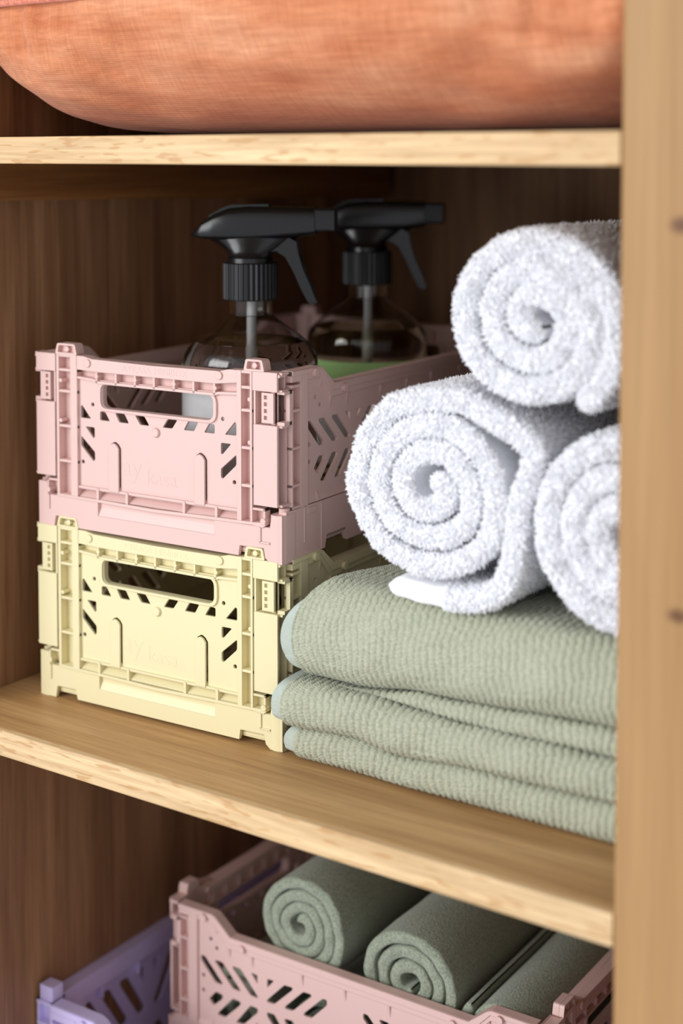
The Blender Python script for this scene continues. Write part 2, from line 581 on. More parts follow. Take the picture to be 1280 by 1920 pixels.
def end_panel_meshes():
    b = MB()
    c = 86.4
    holes = [rpoly(rect(48.2, 126.2, 72.4, 86.2), 4.5, 6)]
    rh = [[(94.5, 70.2), (101.2, 70.2), (97.6, 65.2), (91.0, 65.2)],
          [(108.7, 70.3), (115.5, 70.3), (112.6, 65.2), (105.6, 65.2)],
          [(122.8, 70.4), (126.5, 70.2), (126.5, 65.2), (119.4, 65.2)],
          [(139.8, 72.8), (140.8, 72.0), (140.8, 65.4), (133.2, 65.4)],
          [(130.6, 60.7), (137.4, 60.7), (131.6, 54.5), (130.6, 54.9)],
          [(140.7, 55.2), (140.7, 49.6), (131.6, 41.2), (130.5, 42.2), (130.5, 46.6)]]
    for h in rh:
        holes.append(rpoly(h, 0.9, 3))
        holes.append(rpoly([(2 * c - u, z) for u, z in h][::-1], 0.9, 3))
    for (u, z) in ((131.9, 73.7), (139.4, 40.3)):
        holes += [disc(u, z, 1.15), disc(2 * c - u, z, 1.15)]
    for u0 in (53.2, 113.2):
        holes.append([(u0, 27.5), (u0 + 8.0, 27.5), (u0 + 8.0, 50.6), (u0 + 6.6, 52.6), (u0 + 4.6, 53.8), (u0 + 3.4, 53.8),
                      (u0 + 1.4, 52.6), (u0, 50.6)])
    b.prism(rect(29.5, 144, 24.5, 88), holes, 1.9, 3.4, front)
    # snap tongues standing in the arched slots
    for u0 in (53.2, 113.2):
        b.prism([(u0 + 0.5, 25.8), (u0 + 7.5, 25.8), (u0 + 7.5, 50.4), (u0 + 6.2, 52.2), (u0 + 4.5, 53.2), (u0 + 3.5, 53.2),
                 (u0 + 1.8, 52.2), (u0 + 0.5, 50.4)], [], 0.2, 1.4, front)
        b.box(u0 + 0.5, u0 + 7.5, 1.4, 3.4, 25.8, 28.5)
    b.lathe([(0, 0), (2.2, 0), (2.7, 0.7), (2.7, 1.6)], 20)      # button, turned into place below
    k = len(b.v)
    b.v[k - 80:] = [(86.5 + x, 0.5 + z, 62 + y) for x, y, z in b.v[k - 80:]]
    # top rim bar with slightly raised ends
    b.prism([(30.5, 93.2), (44.5, 92.7), (128.5, 92.7), (142.4, 94.2), (142.4, 101), (137, 101), (131, 99.6), (86, 99.1),
             (42, 99.8), (36, 101), (30.5, 101)], [], 0, 6.5, front)
    b.prism([(30.5, 95.5), (142.4, 95.5), (142.4, 99.2), (30.5, 99.2)], [], 6.3, 10.0, front)
    for q in range(8):
        b.box(37 + q * 14.1 - 0.8, 37 + q * 14.1 + 0.8, 6.3, 9.8, 87, 95.6)
    b.box(30.5, 142.4, 6.3, 9.8, 86.2, 87.4)
    # row of pockets beneath it
    b.prism([(30.5, 86.3), (142.4, 86.3), (142.4, 94.5), (30.5, 94.5)], [], 4.8, 6.5, front)
    b.prism([(30.5, 88.0), (43, 87.2), (45.2, 86.0), (127.6, 86.0), (130, 86.9), (142.4, 87.6), (142.4, 89), (130, 88.4),
             (127, 87.5), (46, 87.5), (43, 88.6), (30.5, 89.4)], [], 0.2, 6.5, front)
    for u in (45.2, 59.3, 73.0, 86.4, 100.2, 113.6, 127.5):
        b.box(u - 0.7, u + 0.7, 0.2, 4.9, 86.5, 93.2)
    for u in (45.2, 73.0, 100.2, 127.9):
        b.prism(disc(u, 90.2, 1.3, 12), [], 0.1, 4.9, front)
    # handle surround
    b.prism(rpoly(rect(45.4, 128.4, 70.8, 87.4), 6, 6), [rpoly(rect(47.6, 126.4, 72.3, 86.2), 4.6, 6)], 0.7, 6.2, front)
    # hinge columns
    for (a0, a1, b0, b1) in ((15.4, 17.3, 26.0, 30.9), (142.4, 145.3, 151.0, 152.3)):
        b.box(a0, a1, 0, 7, 19.2, 101)
        b.box(b0, b1, 0, 7, 19.2, 101)
        b.box(a0, b1, 5.4, 7, 19.2, 101)
        for z in (100.4, 92.2, 80.0, 60.0, 39.8, 19.9):
            b.box(a0, b1, 0.2, 5.6, z - 0.75, z + 0.75)
        for z in (86, 63):
            b.prism(disc(b1 - 1.8 if a0 > 100 else a0 + 3, z, 1.2, 12), [], 0.1, 5.5, front)
    # lower pockets and lip
    b.prism([(30.5, 20.3), (142.4, 20.3), (142.4, 27), (30.5, 26)], [], 5.2, 6.6, front)
    b.add([(30.5, 1.0, 20.2), (142.4, 1.0, 20.2), (142.4, 5.2, 23.5), (30.5, 5.2, 23.5), (30.5, 5.2, 20.2), (142.4, 5.2, 20.2)],
          [(0, 1, 2, 3), (0, 4, 5, 1), (0, 3, 4), (1, 5, 2)])
    b.prism([(15.4, 19.0), (50, 18.6), (86, 17.8), (124, 18.8), (152.3, 19.4), (159, 18.6), (161, 20), (160.5, 21.4),
             (152.3, 20.9), (124, 20.5), (86, 19.6), (50, 20.2), (15.4, 20.4)], [], -0.3, 6.6, front)
    b.box(29.5, 144, 0.6, 5.2, 25.2, 26.6)
    for u in (45.4, 66.5, 106.6, 128.4):
        b.box(u - 0.9, u + 0.9, 0.2, 5.4, 19.6, 26.2)
    # pivot pockets at the lower corners
    for s in (0, 1):
        t = (lambda u: u) if not s else (lambda u: 167.8 - u)
        q = sorted((t(152.3), t(160.4)))
        b.box(q[0], q[1], 5, 6.6, 20, 28.6)
        b.box(q[0], q[1], 0.3, 6.6, 27.4, 28.6)
        q2 = sorted((t(159.2), t(160.4)))
        b.box(q2[0], q2[1], 0.3, 6.6, 21, 28.6)
        b.prism(disc(t(159.3), 22.0, 1.7, 14), [], -0.4, 6, front)
    panel = b.mesh('end_panel', MM)
    # rivets on the rim
    rivet = [MB().prism(disc(u, 97.3, 2.3, 22), [], -0.9, 0.6, front).mesh('rivet', MM) for u in (39.0, 131.0)]
    # stacking tabs
    tabs = []
    for (a0, a1, t0, t1) in ((14.6, 31.0, 16.2, 29.4), (146.8, 160.2, 148.3, 158.8)):
        q = MB()
        o_ = rpoly([(a0, 101), (a1, 101), (t1, 107.4), (t0, 107.4)], 1.2, 3)
        i_ = rpoly([(a0 + 2.0, 102.2), (a1 - 2.0, 102.2), (t1 - 1.2, 106.2), (t0 + 1.2, 106.2)], 0.6, 2)
        q.prism(o_, [i_], 0, 3.2, front)
        q.prism(o_, [], 3.0, 6.8, front)
        q.prism(disc((a0 + a1) / 2, 104.1, 1.5, 14), [], 0.8, 3.2, front)
        q.box((a0 + a1) / 2 - 0.4, (a0 + a1) / 2 + 0.4, 1.4, 3.2, 102.2, 106.2)
        tabs.append(q.mesh('stacking_tab', MM))
    # corner latches
    lat = []
    for s in (0, 1):
        q = MB()
        t = (lambda u: u) if not s else (lambda u: 168.3 - u)

        def bx(u0, u1, *a):
            w = sorted((t(u0), t(u1)))
            q.box(w[0], w[1], *a)
        w0 = 152.6 if not s else 153.6
        bx(w0, 168.3, 0, 1.6, 91.0, 101.2)          # upper block, hollow behind
        bx(w0, w0 + 1.4, 1.6, 8, 91.0, 101.2)
        bx(w0, 170.4, 1.6, 8, 99.9, 101.2)
        bx(w0, 170.4, 1.6, 8, 91.0, 92.0)
        bx(w0, 168.3, 6.8, 8, 91.0, 101.2)
        bx(w0 + 0.6, 168.3, 0, 1.7, 30.2, 73.2)         # long lower plate
        bx(w0 + 0.6, w0 + 1.9, 1.7, 8, 30.2, 73.2)
        bx(w0 + 0.6, 170.4, 1.7, 8.6, 72.0, 73.2)
        bx(w0 + 0.6, 170.4, 1.7, 8.6, 30.2, 31.4)
        bx(w0 + 0.6, 168.8, 7.4, 8.6, 30.2, 73.2)
        bx(w0 + 0.4, w0 + 1.6, 0.6, 8, 73, 91.2)          # window jamb
        bx(w0 + 0.4, 163.0, 7.2, 8.6, 73, 91.2)
        # strap closing the window towards the side
        bx(166.5, 171.2, 2.6, 10.8, 89.6, 91.2)
        bx(166.5, 171.2, 2.6, 10.8, 73.2, 75.0)
        bx(168.6, 171.2, 7.6, 10.8, 73.2, 91.2)
        # pierced thumb bar
        q.prism(sorted_rect(t(158.0), t(165.6), 74.2, 90.2),
                [rect(min(t(159.6), t(161.6)), max(t(159.6), t(161.6)), z - 1.0, z + 1.0) for z in (77, 80.6, 84.2, 87.8)],
                0.6, 2.2, front)
        bx(158.0, 165.6, 2.1, 4.0, 74.2, 90.2)
        bx(163.2, 165.6, 2.1, 5.5, 73.4, 91)
        # round peg on top
        q.prism(disc(t(168.8), 99.4, 0.9, 10), [], 0.6, 7, front)
        lat.append(q.mesh('corner_latch', MM))
    return panel, rivet, tabs, lat


def sorted_rect(u0, u1, z0, z1):
    return rect(min(u0, u1), max(u0, u1), z0, z1)


def text_mesh(parts, depth):
    """raised lettering in the front plane; parts = (string, size, u, z)"""
    mb = MB()
    for body, size, u, z in parts:
        cu = bpy.data.curves.new('lettering', 'FONT')
        cu.body = body
        cu.size = size
        cu.extrude = depth
        cu.resolution_u = 3
        to = bpy.data.objects.new('lettering', cu)
        me = bpy.data.meshes.new_from_object(to)
        mb.add([(u + v.co.x, -v.co.z, z + v.co.y) for v in me.vertices], [tuple(p.vertices) for p in me.polygons])
        bpy.data.objects.remove(to)
        bpy.data.curves.remove(cu)
        bpy.data.meshes.remove(me)
    return mb.mesh('lettering', MM)


def chevron_holes(center, tall=False):
    """one slotted unit of the long side: two rows of slanting slots mirrored about its middle"""
    c0 = 73.5
    shp = [[(26.2, 72.2), (29.2, 72.2), (43.0, 58.8), (42.4, 57.4), (37.4, 57.6), (26.2, 69.0)],
           [(37.6, 72.2), (43.2, 72.0), (56.8, 58.6), (56.4, 57.4), (51.2, 57.6), (37.4, 70.8)],
           [(51.2, 72.2), (57.0, 72.0), (70.2, 58.5), (69.8, 57.4), (64.8, 57.5), (51.0, 70.8)],
           [(64.8, 72.2), (69.8, 72.0), (69.9, 66.3)],
           [(37.7, 51.8), (43.2, 51.4), (42.8, 48.7), (35.8, 42.4), (32.4, 45.8)],
           [(51.1, 51.6), (57.0, 51.2), (56.7, 49.1), (44.6, 37.4), (39.4, 37.6), (39.2, 38.6)],
           [(64.6, 51.4), (70.1, 51.0), (69.8, 48.4), (58.8, 37.3), (53.2, 37.1)],
           [(66.0, 37.2), (69.9, 37.2), (69.9, 42.4)]]
    if tall:
        shp = [[(s, 40 + (z - 37) * 1.36) for s, z in h] for h in shp]
    out = []
    for h in shp:
        out.append(rpoly([(s - c0 + center, z) for s, z in h], 0.9, 3))
        out.append(rpoly([(c0 - s + center, z) for s, z in h][::-1], 0.9, 3))
    return out


def side_panel_meshes(L, W, units, dip=True):
    """long side, s runs along local y, depth d measured inwards from x = W"""
    fn = lambda s, z, d: (W - d, s, z)
    b = MB()
    holes = []
    for c in units:
        holes += chevron_holes(c, not dip)
    for (s, z) in ((34, 84.5), (38.6, 79.8), (28, 59.6), (28, 50.2)) if dip else ((27.4, 75), (28.4, 66)):
        holes += [disc(s, z, 1.2, 12), disc(L - s, z, 1.2, 12)]
    if dip:
        top = [(9.5, 101.2), (36, 101.2), (39, 100), (50.4, 90.6), (L - 50.4, 90.6), (L - 39, 100), (L - 36, 101.2), (L - 9.5, 101.2)]
        low = [(L - 9.5, 95.2), (L - 37, 95.0), (L - 48.4, 83.0), (48.4, 83.0), (37, 95.0), (9.5, 95.2)]
        tp = [(24, 96), (37, 96), (48.5, 84), (L - 48.5, 84), (L - 37, 96), (L - 24, 96)]
    else:
        top = [(9.5, 101.2), (L - 9.5, 101.2)]
        low = [(L - 9.5, 93.5), (9.5, 93.5)]
        tp = [(24, 94), (L - 24, 94)]
    b.prism([(24, 28)] + [(L - 24, 28)] + tp[::-1], holes, 1.6, 3.2, fn)
    b.prism(top + low, [], 0.2, 7.0, fn)                       # deep rim
    b.prism([(s, z - 0.15) for s, z in top] + [(s, z + 3.4) for s, z in low], [], -0.4, 3.0, fn)
    # gussets under the rim
    if dip:
        gs = [(38.5, 88, 95)] + [(48.5, 76, 84)] + [(66, 75, 84)] + [(103, 75, 84)] + [(133.5, 75, 84)]
    else:
        gs = [(38.5, 86, 94), (66, 86, 94), (103, 86, 94)]
    for s, z0, z1 in gs:
        for q in (s, L - s):
            b.add([(W - 0.2, q - 0.8, z1), (W - 0.2, q + 0.8, z1), (W - 1.7, q - 0.8, z0), (W - 1.7, q + 0.8, z0),
                   (W - 1.7, q - 0.8, z1), (W - 1.7, q + 0.8, z1)],
                  [(0, 1, 3, 2), (0, 2, 4), (1, 5, 3), (0, 4, 5, 1)])
            # inner ribs of the rim
            b.box(W - 6.9, W - 3.1, q - 0.7, q + 0.7, z0 + 2, z1)
    # bottom ledge with gussets
    b.add([(W - 0.1, 24, 28), (W - 0.1, L - 24, 28), (W - 1.8, L - 24, 31.6), (W - 1.8, 24, 31.6), (W - 3, 24, 28), (W - 3, L - 24, 28)],
          [(0, 1, 2, 3), (0, 4, 5, 1), (0, 3, 4), (1, 5, 2)])
    for q in (35, 67, 100, L - 100, L - 67, L - 35):
        b.add([(W + 0.2, q - 0.8, 28), (W + 0.2, q + 0.8, 28), (W - 1.7, q - 0.8, 34), (W - 1.7, q + 0.8, 34),
               (W - 1.7, q - 0.8, 28), (W - 1.7, q + 0.8, 28)], [(0, 1, 3, 2), (0, 2, 4), (1, 5, 3), (0, 4, 5, 1)])
    # cellular end columns
    for e in (0, 1):
        t = (lambda s: s) if not e else (lambda s: L - s)

        def bx(s0, s1, d0, d1, z0, z1):
            q = sorted((t(s0), t(s1)))
            b.box(W - d1, W - d0, q[0], q[1], z0, z1)
        bx(17.4, 24.4, -0.1, 7.2, 27.6, 100.9)
        bx(9.6, 17.6, 5.4, 7.2, 27.6, 100.9)
        bx(9.6, 10.9, 0.3, 7, 27.6, 91)
        for z in (100.1, 93.0, 80.0, 60.0, 40.0, 28.4):
            bx(9.6, 17.6, 0.2, 5.6, z - 0.7, z + 0.7)
    panel = b.mesh('side_panel', MM)
    rv = [(30.6, 98.3), (60.0, 86.6)] if dip else [(30.6, 97.5)]
    return panel, [MB().prism(disc(q, z, 2.2, 20), [], -2.2, 0.4, fn).mesh('rivet', MM) for s, z in rv for q in (s, L - s)]


def base_mesh(W, L, floor_z=4.0):
    b = MB()
    fronts = [(0.8, 0.2), (12.4, 0.2), (13.6, 7.0), (27.4, 7.4), (29, 1.7), (143.0, 1.7), (143.8, 7.2), (159.3, 7.6),
              (160.3, 2.6), (163.2, 0.2), (171.0, 0.2), (171.0, 26), (164.4, 25.8), (163.3, 19), (8, 19.0), (7, 26.4), (0.8, 26.4)]
    k = W / CW
    fronts = [(u * k, z) for u, z in fronts]
    rec = rect(45.4 * k, 127 * k, 10.6, 18.4)
    for flip in (0, 1):
        fn = (lambda u, z, d: (u, d, z)) if not flip else (lambda u, z, d: (W - u, L - d, z))
        b.prism(fronts, [rec], 0.4, 2.6, fn)
        b.prism(rect(44 * k, 129 * k, 9, 20), [], 2.4, 3.6, fn)
        # sloping floor of the recess
        vs = [fn(u, z, d) for u in (45.4 * k, 127 * k) for (z, d) in ((10.6, 0.6), (10.6, 2.6), (15.5, 2.5))]
        b.add(vs, [(0, 2, 5, 3), (0, 1, 2), (3, 5, 4)])
        # raised rib near the corner
        for (u0, u1) in ((8.4, 9.4), (156.8, 157.8)):
            b.prism(rect(u0 * k, u1 * k, 10.8, 19), [], -0.3, 0.5, fn)
        b.prism(rect(157 * k, 163.4 * k, 10.2, 11.2), [], -0.3, 0.5, fn)
        b.prism(rect(4 * k, 168 * k, 3, 19), [], 3.4, 5.0, fn)
    sides = [(4, 0.2), (42, 0.6), (43.4, 6.6), (61, 6.8), (64.8, 0.5)]
    poly = sides + [(L - s, z) for s, z in sides[::-1]] + [(L - 4, 27.4), (4, 27.4)]
    for flip in (0, 1):
        fn = (lambda s, z, d: (W - d, s, z)) if not flip else (lambda s, z, d: (d, L - s, z))
        b.prism(poly, [], 0.4, 3.0, fn)
        for s in (21.6, 38.4, L - 38.4, L - 21.6):
            b.prism(rect(s - 0.5, s + 0.5, 0.8 if s in (38.4,) else 8, 27), [], 0.0, 0.5, fn)
        b.prism(rect(25, 33, 22.6, 26), [], 0.1, 0.5, fn)
        # inward ledge seen through the foot cut-outs
        b.prism(rect(43.4, 63, 6.6, 8), [], 0.4, 9, fn)
        b.prism(rect(L - 63, L - 43.4, 6.6, 8), [], 0.4, 9, fn)
    # rounded corner posts
    for (cx, cy) in ((0, 0), (1, 0), (0, 1), (1, 1)):
        w, l = 9.0, 15.0
        x0 = 0.2 if not cx else W - w - 0.2
        y0 = 0.2 if not cy else L - l - 0.2
        pts = rpoly([(x0, y0), (x0 + w, y0), (x0 + w, y0 + l), (x0, y0 + l)], 4.0, 6)
        b.prism(pts, [], 0.0, 25.8, lambda x, y, z: (x, y, z))
        xc = x0 + w / 2 + (1.0 if cx else -1.0)
        b.prism(disc(xc, y0 + (7 if not cy else 8), 3.0, 16), [], 25.8, 29.0, lambda x, y, z: (x, y, z))
    # floor plate with a grid of openings
    hs = []
    nx, ny = 6, 9
    for i in range(nx):
        for j in range(ny):
            x0 = 10 + i * (W - 20) / nx
            y0 = 10 + j * (L - 20) / ny
            hs.append(rect(x0 + 3, x0 + (W - 20) / nx - 3, y0 + 3, y0 + (L - 20) / ny - 3))
    b.prism(rect(3, W - 3, 3, L - 3), hs, floor_z, floor_z + 1.6, lambda x, y, z: (x, y, z))
    return b.mesh('base', MM)


END = end_panel_meshes()
SIDE = side_panel_meshes(CL, CW, (73.5, CL - 73.5))
BASE = base_mesh(CW, CL)
LET = [text_mesh([('ay', 17, 61.5, 35.5), ('kasa', 12.5, 79.3, 32.8)], 1.98), text_mesh([('AYKASA MINIBOX', 5.6, 64.0, 94.4)], 0.08)]
for v in LET[0].vertices:
    v.co.y += 0.0038


def colored(me, mat):
    c = me.copy()
    c.materials.clear()
    c.materials.append(M[mat])
    return c


def make_crate(name, mat, label, loc, rotz, group=None):
    t = thing(name, label, 'crate', loc, rotz, group)
    k = {}

    def get(me):
        if me not in k:
            k[me] = colored(me, mat)
        return k[me]
    obj('base', get(BASE), None, t)
    for flip in (0, 1):
        kw = dict(loc=(CW * MM, CL * MM, 0), rotz=math.pi) if flip else {}
        e = obj('end_panel', get(END[0]), None, t, **kw)
        for q in END[1]:
            obj('rivet', get(q), None, e)
        for q in END[2]:
            obj('stacking_tab', get(q), None, e)
        for q in END[3]:
            obj('corner_latch', get(q), None, e)
        for q in LET:
            obj('lettering', colored(q, mat + '_flat'), None, e)
        s = obj('side_panel', get(SIDE[0]), None, t, **kw)
        for q in SIDE[1]:
            obj('rivet', get(q), None, s)
    return t


CY = 0.0450
make_crate('storage_crate', 'yellow', 'pale yellow folding plastic crate standing on the middle shelf', (0, 0, 0.0001), CY)
make_crate('storage_crate', 'pink', 'pink folding plastic crate stacked on the yellow crate, holding two spray bottles',
           (0, 0, 0.1001), CY)


# local +y must run to the right, so turn by -90 degrees: the side at local x = W ends up in front
def front_long(x, y, yaw):
    ang = yaw - math.pi / 2
    R_ = Matrix.Rotation(ang, 3, 'Z')
    off = R_ @ Vector((CW * MM, 0, 0))          # this local corner goes to the front-left
    return (x - off.x, y - off.y), ang


LPX, LPY, LPZ, LPYAW = 0.0195, 0.0886, -0.2552, 0.0175
(lx, ly), la = front_long(LPX, LPY, LPYAW)
make_crate('storage_crate', 'pink', 'pink folding plastic crate of green rolled towels under the middle shelf', (lx, ly, LPZ), la)
make_crate('storage_crate', 'pink', 'pink folding plastic crate beneath the crate of rolled towels', (lx, ly, LPZ - 0.1002), la)


def make_lavender():
    L_, Wd = 267.0, 250.0
    t = thing('storage_crate', 'large lavender plastic crate in the lower left corner of the cupboard', 'crate',
              (-0.0265, 0.020, ZF + 0.0001), 0.02)
    S1 = side_panel_meshes(L_, Wd, (73.5, L_ - 73.5), True)     # fronts with the dip, run along local x after turning
    S2 = side_panel_meshes(Wd, L_, (79.0, 172.5), False)
    sx, sz = 1.3, 1.55
    # local frame: x to the right 0..L_, y back 0..Wd

    def place(me, fn):
        c = me.copy()
        for v in c.vertices:
            x, y, z = fn(v.co.x, v.co.y, v.co.z)
            v.co = (x * sx, y * sx, z * sz)
        bm = bmesh.new()
        bm.from_mesh(c)
        bmesh.ops.recalc_face_normals(bm, faces=bm.faces)
        bm.to_mesh(c)
        bm.free()
        c.materials.clear()
        c.materials.append(M['lavender'])
        return c
    k = 0.001
    lay = [(S1, 'side_panel', lambda x, y, z: (y, Wd * k - x, z)), (S1, 'side_panel', lambda x, y, z: (L_ * k - y, x, z)),
           (S2, 'end_panel', lambda x, y, z: (x, y, z)), (S2, 'end_panel', lambda x, y, z: (L_ * k - x, Wd * k - y, z))]
    for S, nm, fn in lay:
        p = obj(nm, place(S[0], fn), None, t)
        for q in S[1]:
            obj('rivet', place(q, fn), None, p)
        if nm == 'end_panel':
            for q in (1.5, Wd - 8.5):
                tb = MB().box(1, 9, q, q + 7, 101, 107).mesh('stacking_tab', MM)
                obj('stacking_tab', place(tb, (lambda x, y, z: (x, y, z)) if fn is lay[3][2] else (lambda x, y, z: (L_ * k - x, y, z))), None, p)
    for cx, cy in ((0, 0), (1, 0), (0, 1), (1, 1)):
        q = MB()
        gx = (lambda a: a) if not cx else (lambda a: L_ - a)
        gy = (lambda a: a) if not cy else (lambda a: Wd - a)

        def bx(x0, x1, y0, y1, z0, z1):
            xa, ya = sorted((gx(x0), gx(x1))), sorted((gy(y0), gy(y1)))
            q.box(xa[0], xa[1], ya[0], ya[1], z0, z1)
        bx(5.0, 9.7, 5.0, 9.7, 26, 101.2)
        bx(0.2, 1.4, 0.2, 9.7, 76, 101.2)
        bx(0.2, 9.7, 3.6, 5.2, 26, 101.2)
        bx(8.4, 9.7, 0.2, 5.2, 26, 101.2)
        for z in (100.6, 92, 76.6, 60, 40):
            bx(0.2, 9.7, 0.0, 9.7, z - 0.7, z + 0.6)
        obj('corner_post', place(q.mesh('corner_post', MM), lambda x, y, z: (x, y, z)), None, t)
    bs = base_mesh(L_, Wd, 0.3)
    obj('base', place(bs, lambda x, y, z: (x, y, z)), None, t)


make_lavender()


# ================================================================== SPRAY BOTTLES
def make_bottle(label, loc, head_yaw, soap, level, band):
    t = thing('spray_bottle', label, 'bottle', loc, 0)
    R0 = 0.0395
    # profile from the base up (z from the floor it stands on)
    outer = [(R0 - 0.004, 0), (R0 - 0.001, 0.0015), (R0, 0.005), (R0, 0.088), (R0 - 0.0006, 0.0922), (R0 - 0.003, 0.0965), (0.0295, 0.1035),
             (0.0205, 0.1098), (0.0150, 0.1140), (0.0128, 0.1158), (0.0128, 0.1262)]
    inner = [(max(r - 0.0011, 0.001), z + (0.0016 if i < 2 else 0.0003)) for i, (r, z) in enumerate(outer)]
    b = MB()
    b.lathe(outer, 64)
    b.f = b.f[:-1]
    k = len(b.v)
    b.lathe(inner, 64)
    b.f = b.f[:-1]
    n1 = (len(outer) - 1) * 64
    n2 = k + (len(inner) - 1) * 64
    b.f += [(n1 + i, n1 + (i + 1) % 64, n2 + (i + 1) % 64, n2 + i) for i in range(64)]
    me = b.mesh('bottle_body', smooth=True)
    obj('bottle_body', me, 'clear', t)
    lq = [(max(r + 0.0003, 0.001), z - 0.0003) for r, z in inner if z < level]
    # cut the profile at the level
    for (r0, z0), (r1, z1) in zip(inner[:-1], inner[1:]):
        if z0 < level <= z1:
            q = (level - z0) / (z1 - z0)
            lq.append((r0 + (r1 - r0) * q + 0.0003, level))
    l = MB().lathe(lq, 64)
    obj('liquid', l.mesh('liquid', smooth=True), soap, t)
    # wrap-around label
    zt = 0.0780 if band else 0.0870
    a0, a1 = (math.radians(-150), math.radians(35)) if band else (math.radians(-168), math.radians(-30))

    def wrap(name, z0, z1, mat, parent):
        q, seg = MB(), 48
        ring = [(R0 + 0.0002, z0), (R0 + 0.0006, z0), (R0 + 0.0006, z1), (R0 + 0.0002, z1)]
        vs = [(r * math.cos(a0 + (a1 - a0) * k / seg), r * math.sin(a0 + (a1 - a0) * k / seg), z) for k in range(seg + 1) for r, z in ring]
        fs = [(k * 4 + e, k * 4 + (e + 1) % 4, k * 4 + 4 + (e + 1) % 4, k * 4 + 4 + e) for k in range(seg) for e in range(4)]
        fs += [(3, 2, 1, 0), tuple(seg * 4 + e for e in range(4))]
        return obj(name, q.add(vs, fs).mesh(name, smooth=True), mat, parent)
    lab = wrap('label', 0.012, zt - 0.011, 'label_white', t)
    wrap('label_band', zt - 0.0109, zt, 'label_green', lab)
    d = MB().tube([(0.001, 0, 0.124), (0.0008, 0, 0.09), (0.000, 0, 0.06), (-0.003, 0.001, 0.03), (-0.006, 0.002, 0.006)], 0.0029, 12)
    obj('dip_tube', d.mesh('dip_tube', smooth=True), 'tube', t)
    # ribbed screw collar
    rb = MB()
    seg = 132
    vs, fs = [], []
    prof = [(0.0150, 0.1248), (0.0158, 0.1254), (0.0158, 0.1460), (0.0150, 0.1466)]
    for r, z in prof:
        for q in range(seg):
            a = 2 * math.pi * q / seg
            rr = r + (0.00035 if (q // 2) % 2 else -0.00025)
            vs.append((rr * math.cos(a), rr * math.sin(a), z))
    for i in range(len(prof) - 1):
        for q in range(seg):
            fs.append((i * seg + q, i * seg + (q + 1) % seg, (i + 1) * seg + (q + 1) % seg, (i + 1) * seg + q))
    fs += [tuple(range(seg))[::-1], tuple(len(vs) - seg + q for q in range(seg))]
    rb.add(vs, fs)
    obj('screw_collar', rb.mesh('screw_collar'), 'black_matt', t)
    # sprayer head: side outline, rounded across; +x is the way it sprays
    hd = obj('sprayer_head', head_mesh(), 'black', t, rotz=head_yaw)
    ns = MB()
    ns.prism(rpoly(rect(-0.0082, 0.0082, -0.0062, 0.0070), 0.0018, 4), [], 0.0385, 0.0505, lambda u, w, d_: (d_, u, 0.1712 + w))
    obj('nozzle', ns.mesh('nozzle', smooth=True), 'black_matt', hd)
    # trigger
    tr = MB()
    side = [(0.0120, 0.1600), (0.0240, 0.1610), (0.0280, 0.1590), (0.0292, 0.152), (0.0318, 0.143), (0.0364, 0.1325), (0.0398, 0.1236),
            (0.0372, 0.1220), (0.0345, 0.1240), (0.0308, 0.1310), (0.0262, 0.1415), (0.0215, 0.1500), (0.0160, 0.1535), (0.0080, 0.1520)]
    tr.prism(side, [], -0.0058, 0.0058, lambda u, w, d_: (u, d_ * (1.0 - 0.25 * (0.16 - w) / 0.045), w))
    obj('trigger', tr.mesh('trigger', smooth=True, sharp=35), 'black', hd)
    return t


HEAD = None


